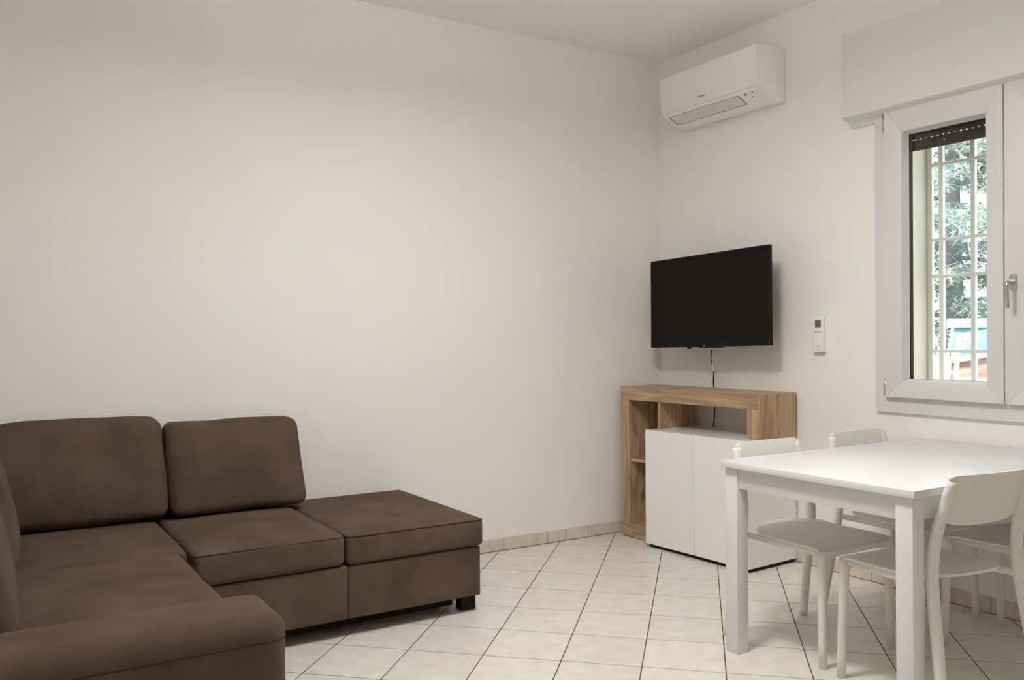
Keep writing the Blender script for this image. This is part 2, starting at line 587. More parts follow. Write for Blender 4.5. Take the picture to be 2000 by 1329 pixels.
# shutter box with cove below
bx = empty('trim_1', label='white roller shutter box with coved lower edge above the window', kind='structure')
BY1, BY0 = -1.458, -3.05
prism('box_front', [(0.0, 2.738), (-0.090, 2.733), (-0.090, 2.318), (-0.062, 2.309), (-0.040, 2.304), (-0.024, 2.296), (-0.016, 2.288), (-0.012, 2.276), (0.0, 2.276)], 'y', BY0, BY1, 'box_paint', bx, bevel=0.004)
# raised edging round the front panel
ed = MB()
ed.box(-0.0925, -0.090, BY1 - 0.024, BY1 - 0.001, 2.345, 2.728)
ed.build('edge_strip', 'box_paint', bx)
# roller shutter: slats, perforated strips, guide
sh = empty('roller_shutter')
sh.parent = win
SX0, SX1 = 0.066, 0.078
SB = 2.118
box('bottom_bar', SX0 - 0.002, SX1 + 0.002, HOLE_Y0 + 0.03, HOLE_Y1 - 0.03, SB, SB + 0.050, 'shutter', sh, bevel=0.002)
zz = SB + 0.050
for q in range(5):
    st = MB()
    y = HOLE_Y0 + 0.05
    while y < HOLE_Y1 - 0.05:
        st.box(SX0 + 0.004, SX1 - 0.004, y, min(y + 0.017, HOLE_Y1 - 0.05), zz, zz + 0.007)
        y += 0.0285
    if q == 0:
        st.build('perforated_strip', 'shutter', sh)
    else:
        box('joint_strip', SX0 + 0.004, SX1 - 0.004, HOLE_Y0 + 0.03, HOLE_Y1 - 0.03, zz, zz + 0.003, 'shutter', sh)
    zz += 0.007 if q == 0 else 0.002
    prism('slat', [(SX0 + 0.003, zz), (SX0 - 0.001, zz + 0.012), (SX0 - 0.002, zz + 0.025), (SX0 - 0.001, zz + 0.038), (SX0 + 0.003, zz + 0.048), (SX1 - 0.002, zz + 0.048), (SX1 - 0.002, zz)], 'y', HOLE_Y0 + 0.03, HOLE_Y1 - 0.03, 'shutter', sh, smooth=False)
    zz += 0.048
tube('stop_knob', [(SX0 - 0.004, -1.915, SB + 0.026), (SX0 - 0.014, -1.915, SB + 0.026)], 0.006, 'grey_print', sh, n=12)
# guides and outer reveal
gd = MB()
gd.box(0.045, 0.064, HOLE_Y1 - 0.038, HOLE_Y1, HOLE_Z0, HOLE_Z1)
gd.box(0.082, 0.100, HOLE_Y1 - 0.038, HOLE_Y1, HOLE_Z0, HOLE_Z1)
gd.build('shutter_guide', 'cream', win)
gd = MB()
gd.box(0.045, 0.064, HOLE_Y0, HOLE_Y0 + 0.038, HOLE_Z0, HOLE_Z1)
gd.box(0.082, 0.100, HOLE_Y0, HOLE_Y0 + 0.038, HOLE_Z0, HOLE_Z1)
gd.build('shutter_guide', 'cream', win)
box('outer_jamb', 0.104, WT + 0.005, HOLE_Y1 - 0.008, HOLE_Y1, HOLE_Z0, HOLE_Z1, 'jamb', win)
box('outer_jamb', 0.104, WT + 0.005, HOLE_Y0, HOLE_Y0 + 0.008, HOLE_Z0, HOLE_Z1, 'jamb', win)
box('outer_sill', 0.02, WT + 0.06, HOLE_Y0, HOLE_Y1, HOLE_Z0, HOLE_Z0 + 0.02, 'jamb', win)

# security grille
gr = empty('window_grille', (0.25, -2.25, HOLE_Z0 + 0.02), label='white metal security grille of square bars outside the window', cat='grille')
def gbar(nm, y0, y1, z0, z1, t=0.011):
    o = box(nm, 0.25 - t, 0.25 + t, y0, y1, z0, z1, 'grille', None, bevel=0.003, seg=1)
    o.parent = gr
    o.matrix_parent_inverse = Matrix.Translation(gr.location).inverted()
    return o
for k, y in enumerate([-1.722, -1.781, -1.941, -2.101, -2.261, -2.421, -2.581, -2.741]):
    gbar('upright_bar', y - (0.013 if k == 0 else 0.012), y + (0.013 if k == 0 else 0.012), HOLE_Z0 + 0.021, HOLE_Z1 - 0.01)
for z in (1.148, 1.518, 1.699, 2.069):
    gbar('cross_bar', HOLE_Y0 + 0.012, HOLE_Y1 - 0.01, z - 0.008, z + 0.008, 0.007)

# ------------------------------------------------------------------ corner sofa
def rbox(name, x0, x1, y0, y1, z0, z1, r, m, parent, bulge=(0, 0, 0, 0, 0, 0), seg=0.05, wrinkle=0.0, shear=None, seed=0):
    """rounded box; bulge = outward puff of -x,+x,-y,+y,-z,+z faces"""
    c = Vector(((x0 + x1) / 2, (y0 + y1) / 2, (z0 + z1) / 2))
    hx, hy, hz = (x1 - x0) / 2, (y1 - y0) / 2, (z1 - z0) / 2
    rr = min(r, hx * 0.98, hy * 0.98, hz * 0.98)
    def samples(hh):
        n = max(3, int(2 * (hh - rr) / seg))
        core = [-(hh - rr) + 2 * (hh - rr) * i / n for i in range(n + 1)]
        arc = [math.tan(math.pi / 4 * q / 4) for q in range(1, 5)]
        return [-(hh - rr) - rr * a for a in reversed(arc)] + core + [(hh - rr) + rr * a for a in arc]
    S = [samples(hx), samples(hy), samples(hz)]
    idx, V, F = {}, [], []
    H3 = (hx, hy, hz)
    def vid(p):
        key = tuple(round(q, 6) for q in p)
        if key in idx:
            return idx[key]
        q = Vector(p)
        inn = Vector([max(-(H3[k] - rr), min(H3[k] - rr, q[k])) for k in range(3)])
        d = q - inn
        if d.length > 1e-9:
            q = inn + d.normalized() * rr
        u = [max(-1, min(1, q[k] / H3[k])) for k in range(3)]
        w = [1 - abs(t) ** 2.4 for t in u]
        off = Vector((0, 0, 0))
        off.x += (bulge[1] if u[0] > 0 else -bulge[0]) * w[1] * w[2] * abs(u[0])
        off.y += (bulge[3] if u[1] > 0 else -bulge[2]) * w[0] * w[2] * abs(u[1])
        off.z += (bulge[5] if u[2] > 0 else -bulge[4]) * w[0] * w[1] * abs(u[2])
        if wrinkle:
            s = Vector((q.x * 5 + seed, q.y * 5, q.z * 5))
            off += Vector((noise.noise(s), noise.noise(s + Vector((9, 0, 0))), noise.noise(s + Vector((0, 9, 0))))) * wrinkle
        q = q + off
        if shear:
            q = shear(q, H3)
        idx[key] = len(V)
        V.append(c + q)
        return idx[key]
    for k in range(3):
        a, b = (k + 1) % 3, (k + 2) % 3
        for sgn in (-1, 1):
            for i in range(len(S[a]) - 1):
                for j in range(len(S[b]) - 1):
                    q = []
                    for di, dj in ((0, 0), (1, 0), (1, 1), (0, 1)):
                        p = [0, 0, 0]
                        p[k] = sgn * H3[k]
                        p[a] = S[a][i + di]
                        p[b] = S[b][j + dj]
                        q.append(vid(p))
                    if len(set(q)) >= 3:
                        F.append(tuple(dict.fromkeys(q)))
    return mesh_obj(name, V, F, m, parent, smooth=True)

def loop_seam(name, x0, x1, y0, y1, z, r, parent, rad=0.0023):
    pts = []
    for cx, cy, a0 in ((x1 - r, y1 - r, 0), (x0 + r, y1 - r, 90), (x0 + r, y0 + r, 180), (x1 - r, y0 + r, 270)):
        for k in range(5):
            a = math.radians(a0 + 90 * k / 4)
            pts.append((cx + r * math.cos(a), cy + r * math.sin(a), z))
    return tube(name, pts, rad, 'seam', parent, n=6, closed=True)

sofa = empty('corner_sofa', (-3.0, -0.6, 0), label='large dark brown microfibre corner sofa against the blank wall', cat='sofa')
SO = Vector((-3.0, -0.6, 0))
def sp(o):
    o.parent = sofa
    o.matrix_parent_inverse = Matrix.Translation(SO).inverted()
    return o
FYS = -0.925     # front of the long side
XE = -1.868      # right-hand end
XR = -3.165      # front of the return
XB = -4.14       # back of the return
YA0, YA1 = -2.20, -1.95   # armrest
sp(rbox('base', -2.5035, XE - 0.012, FYS + 0.012, -0.03, 0.078, 0.297, 0.008, 'fabric', None, seg=0.12))
sp(rbox('base', -3.30, -2.5045, FYS + 0.012, -0.03, 0.078, 0.297, 0.008, 'fabric', None, seg=0.12))
sp(rbox('base', XB, XR - 0.005, YA1, -0.03, 0.078, 0.297, 0.014, 'fabric', None, seg=0.12))
sc = sp(rbox('seat_cushion', -2.512, XE, FYS, -0.035, 0.300, 0.424, 0.022, 'fabric', None, (0, 0.004, 0.004, 0, 0, 0.012), seg=0.05))
loop_seam('piping', -2.512 + 0.004, XE - 0.001, FYS + 0.001, -0.04, 0.416, 0.022, sc)
sc = sp(rbox('seat_cushion', -3.115, -2.520, FYS, -0.18, 0.300, 0.434, 0.026, 'fabric', None, (0, 0, 0.006, 0, 0, 0.020), seg=0.05, wrinkle=0.003, seed=3))
loop_seam('piping', -3.111, -2.524, FYS + 0.001, -0.185, 0.420, 0.024, sc)
sc = sp(rbox('seat_cushion', -3.90, -3.120, -0.868, -0.18, 0.300, 0.436, 0.026, 'fabric', None, (0, 0, 0, 0, 0, 0.020), seg=0.05, wrinkle=0.003, seed=5))
sc = sp(rbox('seat_cushion', -3.90, -3.152, YA1 + 0.004, -0.874, 0.300, 0.438, 0.026, 'fabric', None, (0, 0.006, 0, 0, 0, 0.020), seg=0.05, wrinkle=0.003, seed=8))
loop_seam('piping', -3.89, -3.153, YA1 + 0.01, -0.878, 0.428, 0.024, sc)
# backs behind the cushions
sp(rbox('back_rest', -3.06, -2.52, -0.16, -0.035, 0.300, 0.66, 0.03, 'fabric', None, seg=0.1))
sp(rbox('back_rest', XB, -3.07, -0.16, -0.035, 0.300, 0.66, 0.03, 'fabric', None, seg=0.1))
sp(rbox('back_rest', XB, -3.96, YA1 + 0.01, -0.165, 0.300, 0.66, 0.03, 'fabric', None, seg=0.1))
# loose back cushions lean on the back
def lean_y(a):
    def f(q, H3):
        q = q.copy()
        q.y += (q.z + H3[2]) * a
        return q
    return f
def lean_x(a):
    def f(q, H3):
        q = q.copy()
        q.x -= (q.z + H3[2]) * a
        return q
    return f
bc = sp(rbox('back_cushion', -3.075, -2.462, -0.305, -0.165, 0.452, 0.850, 0.045, 'fabric', None, (0, 0, 0.035, 0.01, 0.0, 0.006), seg=0.04, wrinkle=0.006, shear=lean_y(0.36), seed=1))
bc = sp(rbox('back_cushion', -3.86, -3.080, -0.305, -0.165, 0.452, 0.878, 0.050, 'fabric', None, (0, 0, 0.045, 0.01, 0.0, 0.012), seg=0.04, wrinkle=0.010, shear=lean_y(0.36), seed=2))
bc = sp(rbox('back_cushion', -3.86, -3.672, -0.98, -0.36, 0.452, 0.890, 0.055, 'fabric', None, (0.01, 0.03, 0, 0, 0, 0.010), seg=0.04, wrinkle=0.006, shear=lean_x(0.20), seed=4))
bc = sp(rbox('back_cushion', -3.88, -3.705, -1.80, -0.99, 0.452, 0.865, 0.055, 'fabric', None, (0.01, 0.03, 0, 0, 0, 0.010), seg=0.04, wrinkle=0.006, shear=lean_x(0.24), seed=6))
# armrest closing the return
ar = sp(rbox('armrest', XB, -3.152, YA0, YA1, 0.078, 0.562, 0.050, 'fabric', None, (0, 0, 0, 0, 0, 0.006), seg=0.06))
sm = [(-4.1, YA0 - 0.0006, 0.500), (-3.60, YA0 - 0.0006, 0.500), (-3.202, YA0 - 0.0006, 0.500)]
sm += [(-3.202 + 0.0506 * math.sin(math.radians(t)), YA0 + 0.05 - 0.0506 * math.cos(math.radians(t)), 0.500) for t in range(10, 91, 10)]
sm += [(-3.1514, YA0 + 0.12, 0.500), (-3.1514, YA1 - 0.05, 0.500)]
tube('seam', sm, 0.0018, 'seam', ar, n=6)
sp(box('under_sofa_shade', -3.20, -1.96, -0.79, -0.10, 0.016, 0.0775, 'black_plastic', None))  # black block standing in for the deep shade beneath the sofa
# feet
for fx, fy in ((-1.945, -0.855), (-3.25, -1.90), (-4.05, -0.14), (-4.05, -2.12), (-3.22, -2.12)):
    sp(box('foot', fx, fx + 0.072, fy, fy + 0.06, 0.0, 0.080, 'black_plastic', None, bevel=0.004, seg=1))

# ------------------------------------------------------------------ sideboard
CA = math.radians(3.9)
sb = empty('sideboard', (-0.016, -1.105, 0), CA, label='oak sideboard with open compartments and two glossy white doors under the television', cat='sideboard')
# local: +y along the wall towards the corner, -x towards the room ; origin at the back right foot
SW, SD, SH, TK = 1.045, 0.312, 0.922, 0.080
def sx(n, *a, **k):
    return box(n, *a, parent=sb, **k)
sx('end_panel', -SD + 0.001, 0, -0.003, 0.0, 0.685, SH - 0.001, m='oak_v')
sx('top_panel', -SD, 0, 0, SW, SH - TK, SH, m='oak_h', bevel=0.0015, seg=1)
sx('bottom_panel', -SD, 0, 0.74, SW, 0.004, 0.084, m='oak_h', bevel=0.0015, seg=1)
sx('side_panel', -SD, 0, SW - 0.072, SW, 0.084, SH - TK, m='oak_v', bevel=0.0015, seg=1)
sx('side_panel', -SD, 0, 0.0, 0.078, 0.685, SH - TK, m='oak_v', bevel=0.0015, seg=1)
sx('divider', -SD + 0.012, -0.010, 0.722, 0.740, 0.684, SH - TK, m='oak_v', bevel=0.001, seg=1)
sx('shelf', -SD + 0.012, -0.010, 0.741, SW - 0.072, 0.466, 0.484, m='oak_h', bevel=0.001, seg=1)
sx('back_panel', -0.010, -0.004, 0.735, SW - 0.072, 0.084, SH - TK, m='oak_v')
WD = 0.400
bodyw = MB()
bodyw.box(-WD + 0.019, 0.0, 0.0, 0.018, 0.021, 0.684)
bodyw.box(-WD + 0.019, 0.0, 0.728, 0.746, 0.021, 0.665)
bodyw.box(-0.006, 0.0, 0.018, 0.728, 0.03, 0.665)
bodyw.box(-WD + 0.019, 0.0, 0.018, 0.728, 0.021, 0.03)
bodyw.build('white_body', 'white_lacquer', sb)
sx('white_top', -WD + 0.019, 0, 0.0185, 0.746, 0.666, 0.684, m='white_lacquer', bevel=0.001, seg=1)
sx('door', -WD, -WD + 0.018, 0.0, 0.371, 0.021, 0.684, m='white_lacquer', bevel=0.0012, seg=1)
sx('door', -WD, -WD + 0.018, 0.374, 0.746, 0.021, 0.684, m='white_lacquer', bevel=0.0012, seg=1)
sx('plinth', -WD + 0.022, -0.01, 0.008, 0.735, 0.0, 0.0205, m='black_plastic')

# ------------------------------------------------------------------ television
tv = empty('television', (-0.2, -0.617, 1.4375), label='flat black television on the window wall above the sideboard', cat='television')
tv.rotation_euler = (math.radians(-1.3), math.radians(1.2), 0)
TW, THH = 0.4745, 0.2695
box('casing', 0.006, 0.024, -TW, TW, -THH, THH, 'black_plastic', tv, bevel=0.004)
sfr = MB()
b = 0.007
sfr.box(-0.002, 0.006, -TW, -TW + b, -THH, THH)
sfr.box(-0.002, 0.006, TW - b, TW, -THH, THH)
sfr.box(-0.002, 0.006, -TW + b, TW - b, THH - b, THH)
sfr.box(-0.002, 0.006, -TW + b, TW - b, -THH, -THH + 0.014)
sfr.build('bezel', 'black_plastic', tv)
box('screen', 0.001, 0.006, -TW + b, TW - b, -THH + 0.014, THH - b, 'screen', tv)
box('rear_housing', 0.024, 0.075, -TW + 0.10, TW - 0.10, -THH + 0.004, -0.02, 'black_plastic', tv, bevel=0.01)
box('control_bar', -0.004, 0.05, -0.095, 0.055, -THH - 0.007, -THH, 'black_plastic', tv, bevel=0.002)
tube('sensor_foot', [(0.03, 0.170, -THH + 0.002), (0.03, 0.170, -THH - 0.010)], [0.016, 0.010], 'black_plastic', tv, n=12)
tube('brand_badge', [(-0.0020, 0.012, -THH + 0.006), (-0.0035, 0.012, -THH + 0.006)], [(0.0075, 0.0042)] * 2, 'grey_print', tv, n=12, ax=(0, 1, 0))
brk = MB()
brk.box(0.075, 0.085, -0.12, 0.12, -0.12, 0.12)
brk.box(0.085, 0.170, -0.025, 0.025, -0.03, 0.03)
brk.box(0.170, 0.185, -0.09, 0.09, -0.11, 0.11)
brk.build('wall_bracket', 'black_plastic', tv)
# cable from television to sideboard, black with a white stretch
cb = empty('television_cable', (-0.10, -0.60, 0.686), label='thin black and white cable hanging from the television behind the sideboard', cat='cable')
def cpart(n, pts, r, m):
    o = tube(n, [Vector(p) - Vector((-0.10, -0.60, 0.686)) for p in catmull(pts, 6)], r, m, cb, n=8)
    return o
def on_x(px, py, x):
    d = _r * ((px - 1000) / 1696.35) - _u * ((py - 664.5) / 1696.35) + _f
    return CAM_LOC + d * ((x - CAM_LOC.x) / d.x)
cpart('plug', [on_x(1389.5, 685.5, -0.155), on_x(1389.5, 686.3, -0.155), on_x(1389.3, 687, -0.154)], 0.0055, 'cable_black')
cpart('black_lead', [on_x(1389.3, 687, -0.154), on_x(1388.6, 698, -0.150), on_x(1388.8, 704, -0.146), on_x(1390.5, 710, -0.140)], 0.0032, 'cable_black')
cpart('white_lead', [on_x(1390.5, 709.5, -0.140), on_x(1391.8, 715, -0.132), on_x(1392.6, 720, -0.126), on_x(1394, 725.5, -0.118)], 0.0034, 'cable_white')
cpart('black_lead', [on_x(1394, 725, -0.118), on_x(1393.8, 735, -0.09), on_x(1393, 745, -0.06), on_x(1394, 755, -0.025), on_x(1395, 770, -0.014), on_x(1395.5, 797, -0.014), on_x(1395, 815, -0.014), on_x(1393, 834, -0.014)], 0.0036, 'cable_black')

# ------------------------------------------------------------------ air conditioner
ac = empty('air_conditioner', (0, -0.652, 2.52), label='white wall-mounted air conditioner high in the corner', cat='air conditioner')
AW = 0.383
prof = [(-0.002, 0.282), (-0.12, 0.284), (-0.214, 0.276), (-0.223, 0.268), (-0.205, 0.062), (-0.200, 0.046), (-0.095, -0.006), (-0.050, -0.010), (-0.002, -0.006)]
prism('body', prof, 'y', -AW, AW, 'ac_white', ac, bevel=0.004)
prism('front_panel', [(-0.2245, 0.276), (-0.233, 0.272), (-0.2135, 0.060), (-0.2065, 0.060)], 'y', -AW, AW, 'ac_white', ac, bevel=0.002)
# flap on the sloping underside
def under(t, off=0.0):
    a, b2 = Vector((-0.200, 0.046)), Vector((-0.095, -0.006))
    n = Vector((b2.y - a.y, -(b2.x - a.x))).normalized()
    if n.y > 0:
        n = -n
    p = a + (b2 - a) * t + n * off
    return p
def plate(name, y0, y1, t0, t1, o0, o1, m):
    pts = [under(t0, o0), under(t1, o0), under(t1, o1), under(t0, o1)]
    return prism(name, [tuple(p) for p in pts], 'y', y0, y1, m, ac)
plate('flap_gap', -0.2165, 0.3460, 0.088, 0.800, -0.004, 0.0006, 'dark_gap')
plate('flap', -0.2125, 0.3375, 0.096, 0.760, -0.001, 0.0022, 'ac_flap')
for yy, tt, r in ((-0.262, 0.16, 0.0085), (-0.315, 0.13, 0.006), (-0.290, 0.42, 0.004)):
    p, q = under(tt, -0.001), under(tt, 0.0008)
    tube('indicator', [(p.x, yy, p.y), (q.x, yy, q.y)], r, 'grey_print', ac, n=12)
def text_mesh(name, txt, size, m, parent, loc, rot, extrude=0.0004):
    cu = bpy.data.curves.new(name, 'FONT')
    cu.body = txt
    cu.size = size
    cu.align_x = 'CENTER'
    cu.extrude = extrude
    t = bpy.data.objects.new('tmp_text', cu)
    COL.objects.link(t)
    bpy.context.view_layer.update()
    me = bpy.data.meshes.new_from_object(t.evaluated_get(bpy.context.evaluated_depsgraph_get()))
    bpy.data.objects.remove(t)
    bpy.data.curves.remove(cu)
    me.name = name
    me.materials.clear()
    me.materials.append(M[m])
    o = bpy.data.objects.new(name, me)
    link(o, parent)
    o.location = loc
    o.rotation_euler = rot
    return o
text_mesh('lettering', 'DAIKIN', 0.017, 'grey_print', ac, (-0.2185, 0.045, 0.092), (math.radians(90), 0, math.radians(-90)))

# ------------------------------------------------------------------ air conditioner remote
rc = empty('remote_control', (0, -1.260, 1.142), label='white air conditioner remote with grey display in a wall holder', cat='remote control')
box('handset', -0.024, -0.006, -0.031, 0.031, 0.006, 0.186, 'ac_white', rc, bevel=0.005)
hold = MB()
hold.box(-0.006, 0.0, -0.034, 0.034, 0.0, 0.11)
hold.box(-0.028, 0.0, -0.034, 0.034, 0.0, 0.006)
hold.box(-0.028, 0.0, -0.0345, -0.0315, 0.0, 0.11)
hold.box(-0.028, 0.0, 0.0315, 0.0345, 0.0, 0.11)
hold.build('holder', 'ac_white', rc)
box('display', -0.0248, -0.0235, -0.0185, 0.0185, 0.130, 0.168, 'lcd', rc)
for k in range(3):
    box('button', -0.0252, -0.0235, -0.018 + k * 0.0135, -0.009 + k * 0.0135, 0.100, 0.112, 'grey_print', rc, bevel=0.001, seg=1)
text_mesh('lettering', 'DAIKIN', 0.0075, 'grey_print', rc, (-0.0244, -0.002, 0.026), (math.radians(90), 0, math.radians(-90)), 0.0003)

# ------------------------------------------------------------------ dining table
TX0, TX1, TY0, TY1, TZ = -1.325, -0.020, -2.660, -1.832, 0.744
tb = empty('dining_table', ((TX0 + TX1) / 2, (TY0 + TY1) / 2, 0), label='white rectangular dining table with square legs pushed against the window wall', cat='table')
tl = tb.location.copy()
def tp(n, x0, x1, y0, y1, z0, z1, bevel=0.002):
    return box(n, x0 - tl.x, x1 - tl.x, y0 - tl.y, y1 - tl.y, z0, z1, 'white_table', tb, bevel=bevel)
tp('tabletop', TX0, TX1, TY0, TY1, TZ - 0.024, TZ, 0.0015)
OV, LW = 0.015, 0.061
for x in (TX0 + OV, TX1 - OV - LW):
    for y in (TY0 + OV, TY1 - OV - LW):
        tp('leg', x, x + LW, y, y + LW, 0.0, TZ - 0.027, 0.003)
ax0, ax1, ay0, ay1 = TX0 + OV, TX1 - OV, TY0 + OV, TY1 - OV
AZ0, AZ1 = TZ - 0.103, TZ - 0.025
tp('apron', ax0 + 0.010, ax0 + 0.030, ay0 + LW, ay1 - LW, AZ0, AZ1)
tp('apron', ax1 - 0.030, ax1 - 0.010, ay0 + LW, ay1 - LW, AZ0, AZ1)
tp('apron', ax0 + LW, ax1 - LW, ay0 + 0.010, ay0 + 0.030, AZ0, AZ1)
tp('apron', ax0 + LW, ax1 - LW, ay1 - 0.030, ay1 - 0.010, AZ0, AZ1)

# ------------------------------------------------------------------ chairs (front is local +y)
def make_chair():
    t = empty('dining_chair')
    # seat shell: grid with a dished surface rising towards the back
    n, mrow = 16, 16
    V, F = [], []
    def surf(u, v):          # u across -1..1, v 0 front .. 1 back
        wv = 0.208 - 0.012 * v
        x = u * wv
        yf, yb = 0.222, -0.200
        y = yf + (yb - yf) * v
        # rounded plan at the rear, gently at the front
        y += max(0, v - 0.55) / 0.45 * (abs(u) ** 2.6) * 0.080
        y -= max(0, 0.35 - v) / 0.35 * (abs(u) ** 4) * 0.018
        z = 0.440 - 0.012 * (1 - u * u) * math.sin(math.pi * min(1, v * 1.1)) 
        z += 0.016 * max(0, (v - 0.62) / 0.38) ** 2 * (1 - 0.5 * u * u)
        z -= 0.010 * max(0, (0.16 - v) / 0.16) ** 2
        return Vector((x, y, z))
    for s, dz in ((0, 0), (1, -0.009)):
        for i in range(n + 1):
            for j in range(mrow + 1):
                p = surf(-1 + 2 * i / n, j / mrow)
                V.append((p.x, p.y, p.z + dz))
    st = (n + 1) * (mrow + 1)
    g = lambda i, j, s: s * st + i * (mrow + 1) + j
    for i in range(n):
        for j in range(mrow):
            F.append((g(i, j, 0), g(i + 1, j, 0), g(i + 1, j + 1, 0), g(i, j + 1, 0)))
            F.append((g(i, j, 1), g(i, j + 1, 1), g(i + 1, j + 1, 1), g(i + 1, j, 1)))
    for i in range(n):
        F.append((g(i, 0, 0), g(i, 0, 1), g(i + 1, 0, 1), g(i + 1, 0, 0)))
        F.append((g(i, mrow, 0), g(i + 1, mrow, 0), g(i + 1, mrow, 1), g(i, mrow, 1)))
    for j in range(mrow):
        F.append((g(0, j, 0), g(0, j + 1, 0), g(0, j + 1, 1), g(0, j, 1)))
        F.append((g(n, j, 0), g(n, j, 1), g(n, j + 1, 1), g(n, j + 1, 0)))
    mesh_obj('seat', V, F, 'chair', t, smooth=True).data.set_sharp_from_angle(angle=math.radians(50))
    # front legs and their rail, side rails
    for s in (-1, 1):
        tube('front_leg', catmull([(s * 0.192, 0.190, 0.432), (s * 0.196, 0.193, 0.30), (s * 0.203, 0.200, 0.0)], 4),
             [(0.0215 - 0.0055 * k / 8, 0.0175 - 0.003 * k / 8) for k in range(9)], 'chair', t, n=14, ax=(1, 0, 0))
    rl = MB()
    k = 12
    prof_r = []
    for q in range(k + 1):
        u = -1 + 2 * q / k
        zlow = 0.404 - 0.020 * max(0, (abs(u) - 0.72) / 0.28) ** 2
        prof_r.append((u * 0.190, zlow))
    pr = prof_r + [(0.190, 0.428), (-0.190, 0.428)]
    kk = len(pr)
    V = [(p, 0.180, q) for p, q in pr] + [(p, 0.204, q) for p, q in pr]
    rl.add(V, [tuple(range(kk)), tuple(range(2 * kk - 1, kk - 1, -1))] + [(i, i + kk, (i + 1) % kk + kk, (i + 1) % kk) for i in range(kk)])
    rl.build('seat_rail', 'chair', t)
    for s in (-1, 1):
        tube('seat_rail', [(s * 0.188, 0.195, 0.420), (s * 0.190, 0.0, 0.419), (s * 0.196, -0.180, 0.423)], [(0.013, 0.013)] * 3, 'chair', t, n=8)
    # rear legs run on as uprights
    for s in (-1, 1):
        path = catmull([(s * 0.236, -0.252, 0.0), (s * 0.222, -0.222, 0.20), (s * 0.210, -0.192, 0.40), (s * 0.204, -0.185, 0.50), (s * 0.196, -0.196, 0.60), (s * 0.187, -0.220, 0.69), (s * 0.180, -0.242, 0.767)], 6)
        m2 = len(path)
        rad = []
        for q in range(m2):
            f2 = q / (m2 - 1)
            a = 0.017 + 0.0065 * math.sin(math.pi * min(1, f2 * 1.15)) if f2 < 0.87 else 0.0235 - 0.045 * (f2 - 0.87)
            rad.append((a, 0.0150 + 0.003 * math.sin(math.pi * f2)))
        tube('rear_leg', path, rad, 'chair', t, n=14, ax=(1, 0, 0))
    # back rest: thin curved panel, deeper in the middle
    V, F = [], []
    n, mrow = 18, 8
    for s in (0, 1):
        for i in range(n + 1):
            u = -1 + 2 * i / n
            for j in range(mrow + 1):
                v = j / mrow
                zt = 0.786 - 0.008 * max(0, (abs(u) - 0.86) / 0.14) ** 2
                zb = 0.612 + 0.030 * abs(u) ** 3
                z = zb + (zt - zb) * v
                y = -0.186 - (z - 0.59) * 0.31
                y += 0.020 * u * u - 0.014 - 0.002
                x = u * (0.199 - 0.010 * v)
                V.append((x, y + (0.0045 if s else -0.0045) + 0.004, z))
    st = (n + 1) * (mrow + 1)
    for i in range(n):
        for j in range(mrow):
            F.append((g2(i, j, 0, mrow, st), g2(i + 1, j, 0, mrow, st), g2(i + 1, j + 1, 0, mrow, st), g2(i, j + 1, 0, mrow, st)))
            F.append((g2(i, j, 1, mrow, st), g2(i, j + 1, 1, mrow, st), g2(i + 1, j + 1, 1, mrow, st), g2(i + 1, j, 1, mrow, st)))
    for i in range(n):
        F.append((g2(i, 0, 0, mrow, st), g2(i, 0, 1, mrow, st), g2(i + 1, 0, 1, mrow, st), g2(i + 1, 0, 0, mrow, st)))
        F.append((g2(i, mrow, 0, mrow, st), g2(i + 1, mrow, 0, mrow, st), g2(i + 1, mrow, 1, mrow, st), g2(i, mrow, 1, mrow, st)))
    for j in range(mrow):
        F.append((g2(0, j, 0, mrow, st), g2(0, j + 1, 0, mrow, st), g2(0, j + 1, 1, mrow, st), g2(0, j, 1, mrow, st)))
        F.append((g2(n, j, 0, mrow, st), g2(n, j, 1, mrow, st), g2(n, j + 1, 1, mrow, st), g2(n, j + 1, 0, mrow, st)))
    mesh_obj('backrest', V, F, 'chair', t, smooth=True).data.set_sharp_from_angle(angle=math.radians(50))
    return t

def g2(i, j, s, mrow, st):
    return s * st + i * (mrow + 1) + j

chair0 = make_chair()
CH = [((-0.985, -2.487), -0.12, 'off-white plastic chair nearest the viewer, its back turned to us'),
      ((-0.945, -1.975), math.pi, 'off-white plastic chair on the far side of the table, beside the sideboard'),
      ((-0.322, -1.957), math.pi, 'off-white plastic chair on the far side of the table, next to the window wall'),
      ((-0.335, -2.470), 0.0, 'off-white plastic chair mostly hidden behind the nearest chair, at the right edge')]
for k, ((x, y), rz, lab) in enumerate(CH):
    if k == 0:
        c = chair0
    else:
        c = chair0.copy()
        COL.objects.link(c)
        for ch in chair0.children:
            d = ch.copy()
            COL.objects.link(d)
            d.parent = c
    c.location = (x, y, 0.0)
    c.rotation_euler = (0, 0, rz)
    tag(c, lab, 'chair', 'dining chairs round the table')

# ------------------------------------------------------------------ garden outside the window
GZ = -0.45
tag(box('ground_outside', WT, 40, -25, 30, GZ - 0.2, GZ, 'ground'), 'garden ground outside the window', None, None, 'structure')
VD = Vector((0.855, 0.519, 0))       # view direction through the window
VR = Vector((0.519, -0.855, 0))      # to the right in the picture
def out(px, py, D):
    """point seen at photo pixel px,py at horizontal distance D from the viewpoint"""
    d = _r * ((px - 1000) / 1696.35) - _u * ((py - 664.5) / 1696.35) + _f
    d = d / math.hypot(d.x, d.y)
    return CAM_LOC + d * D

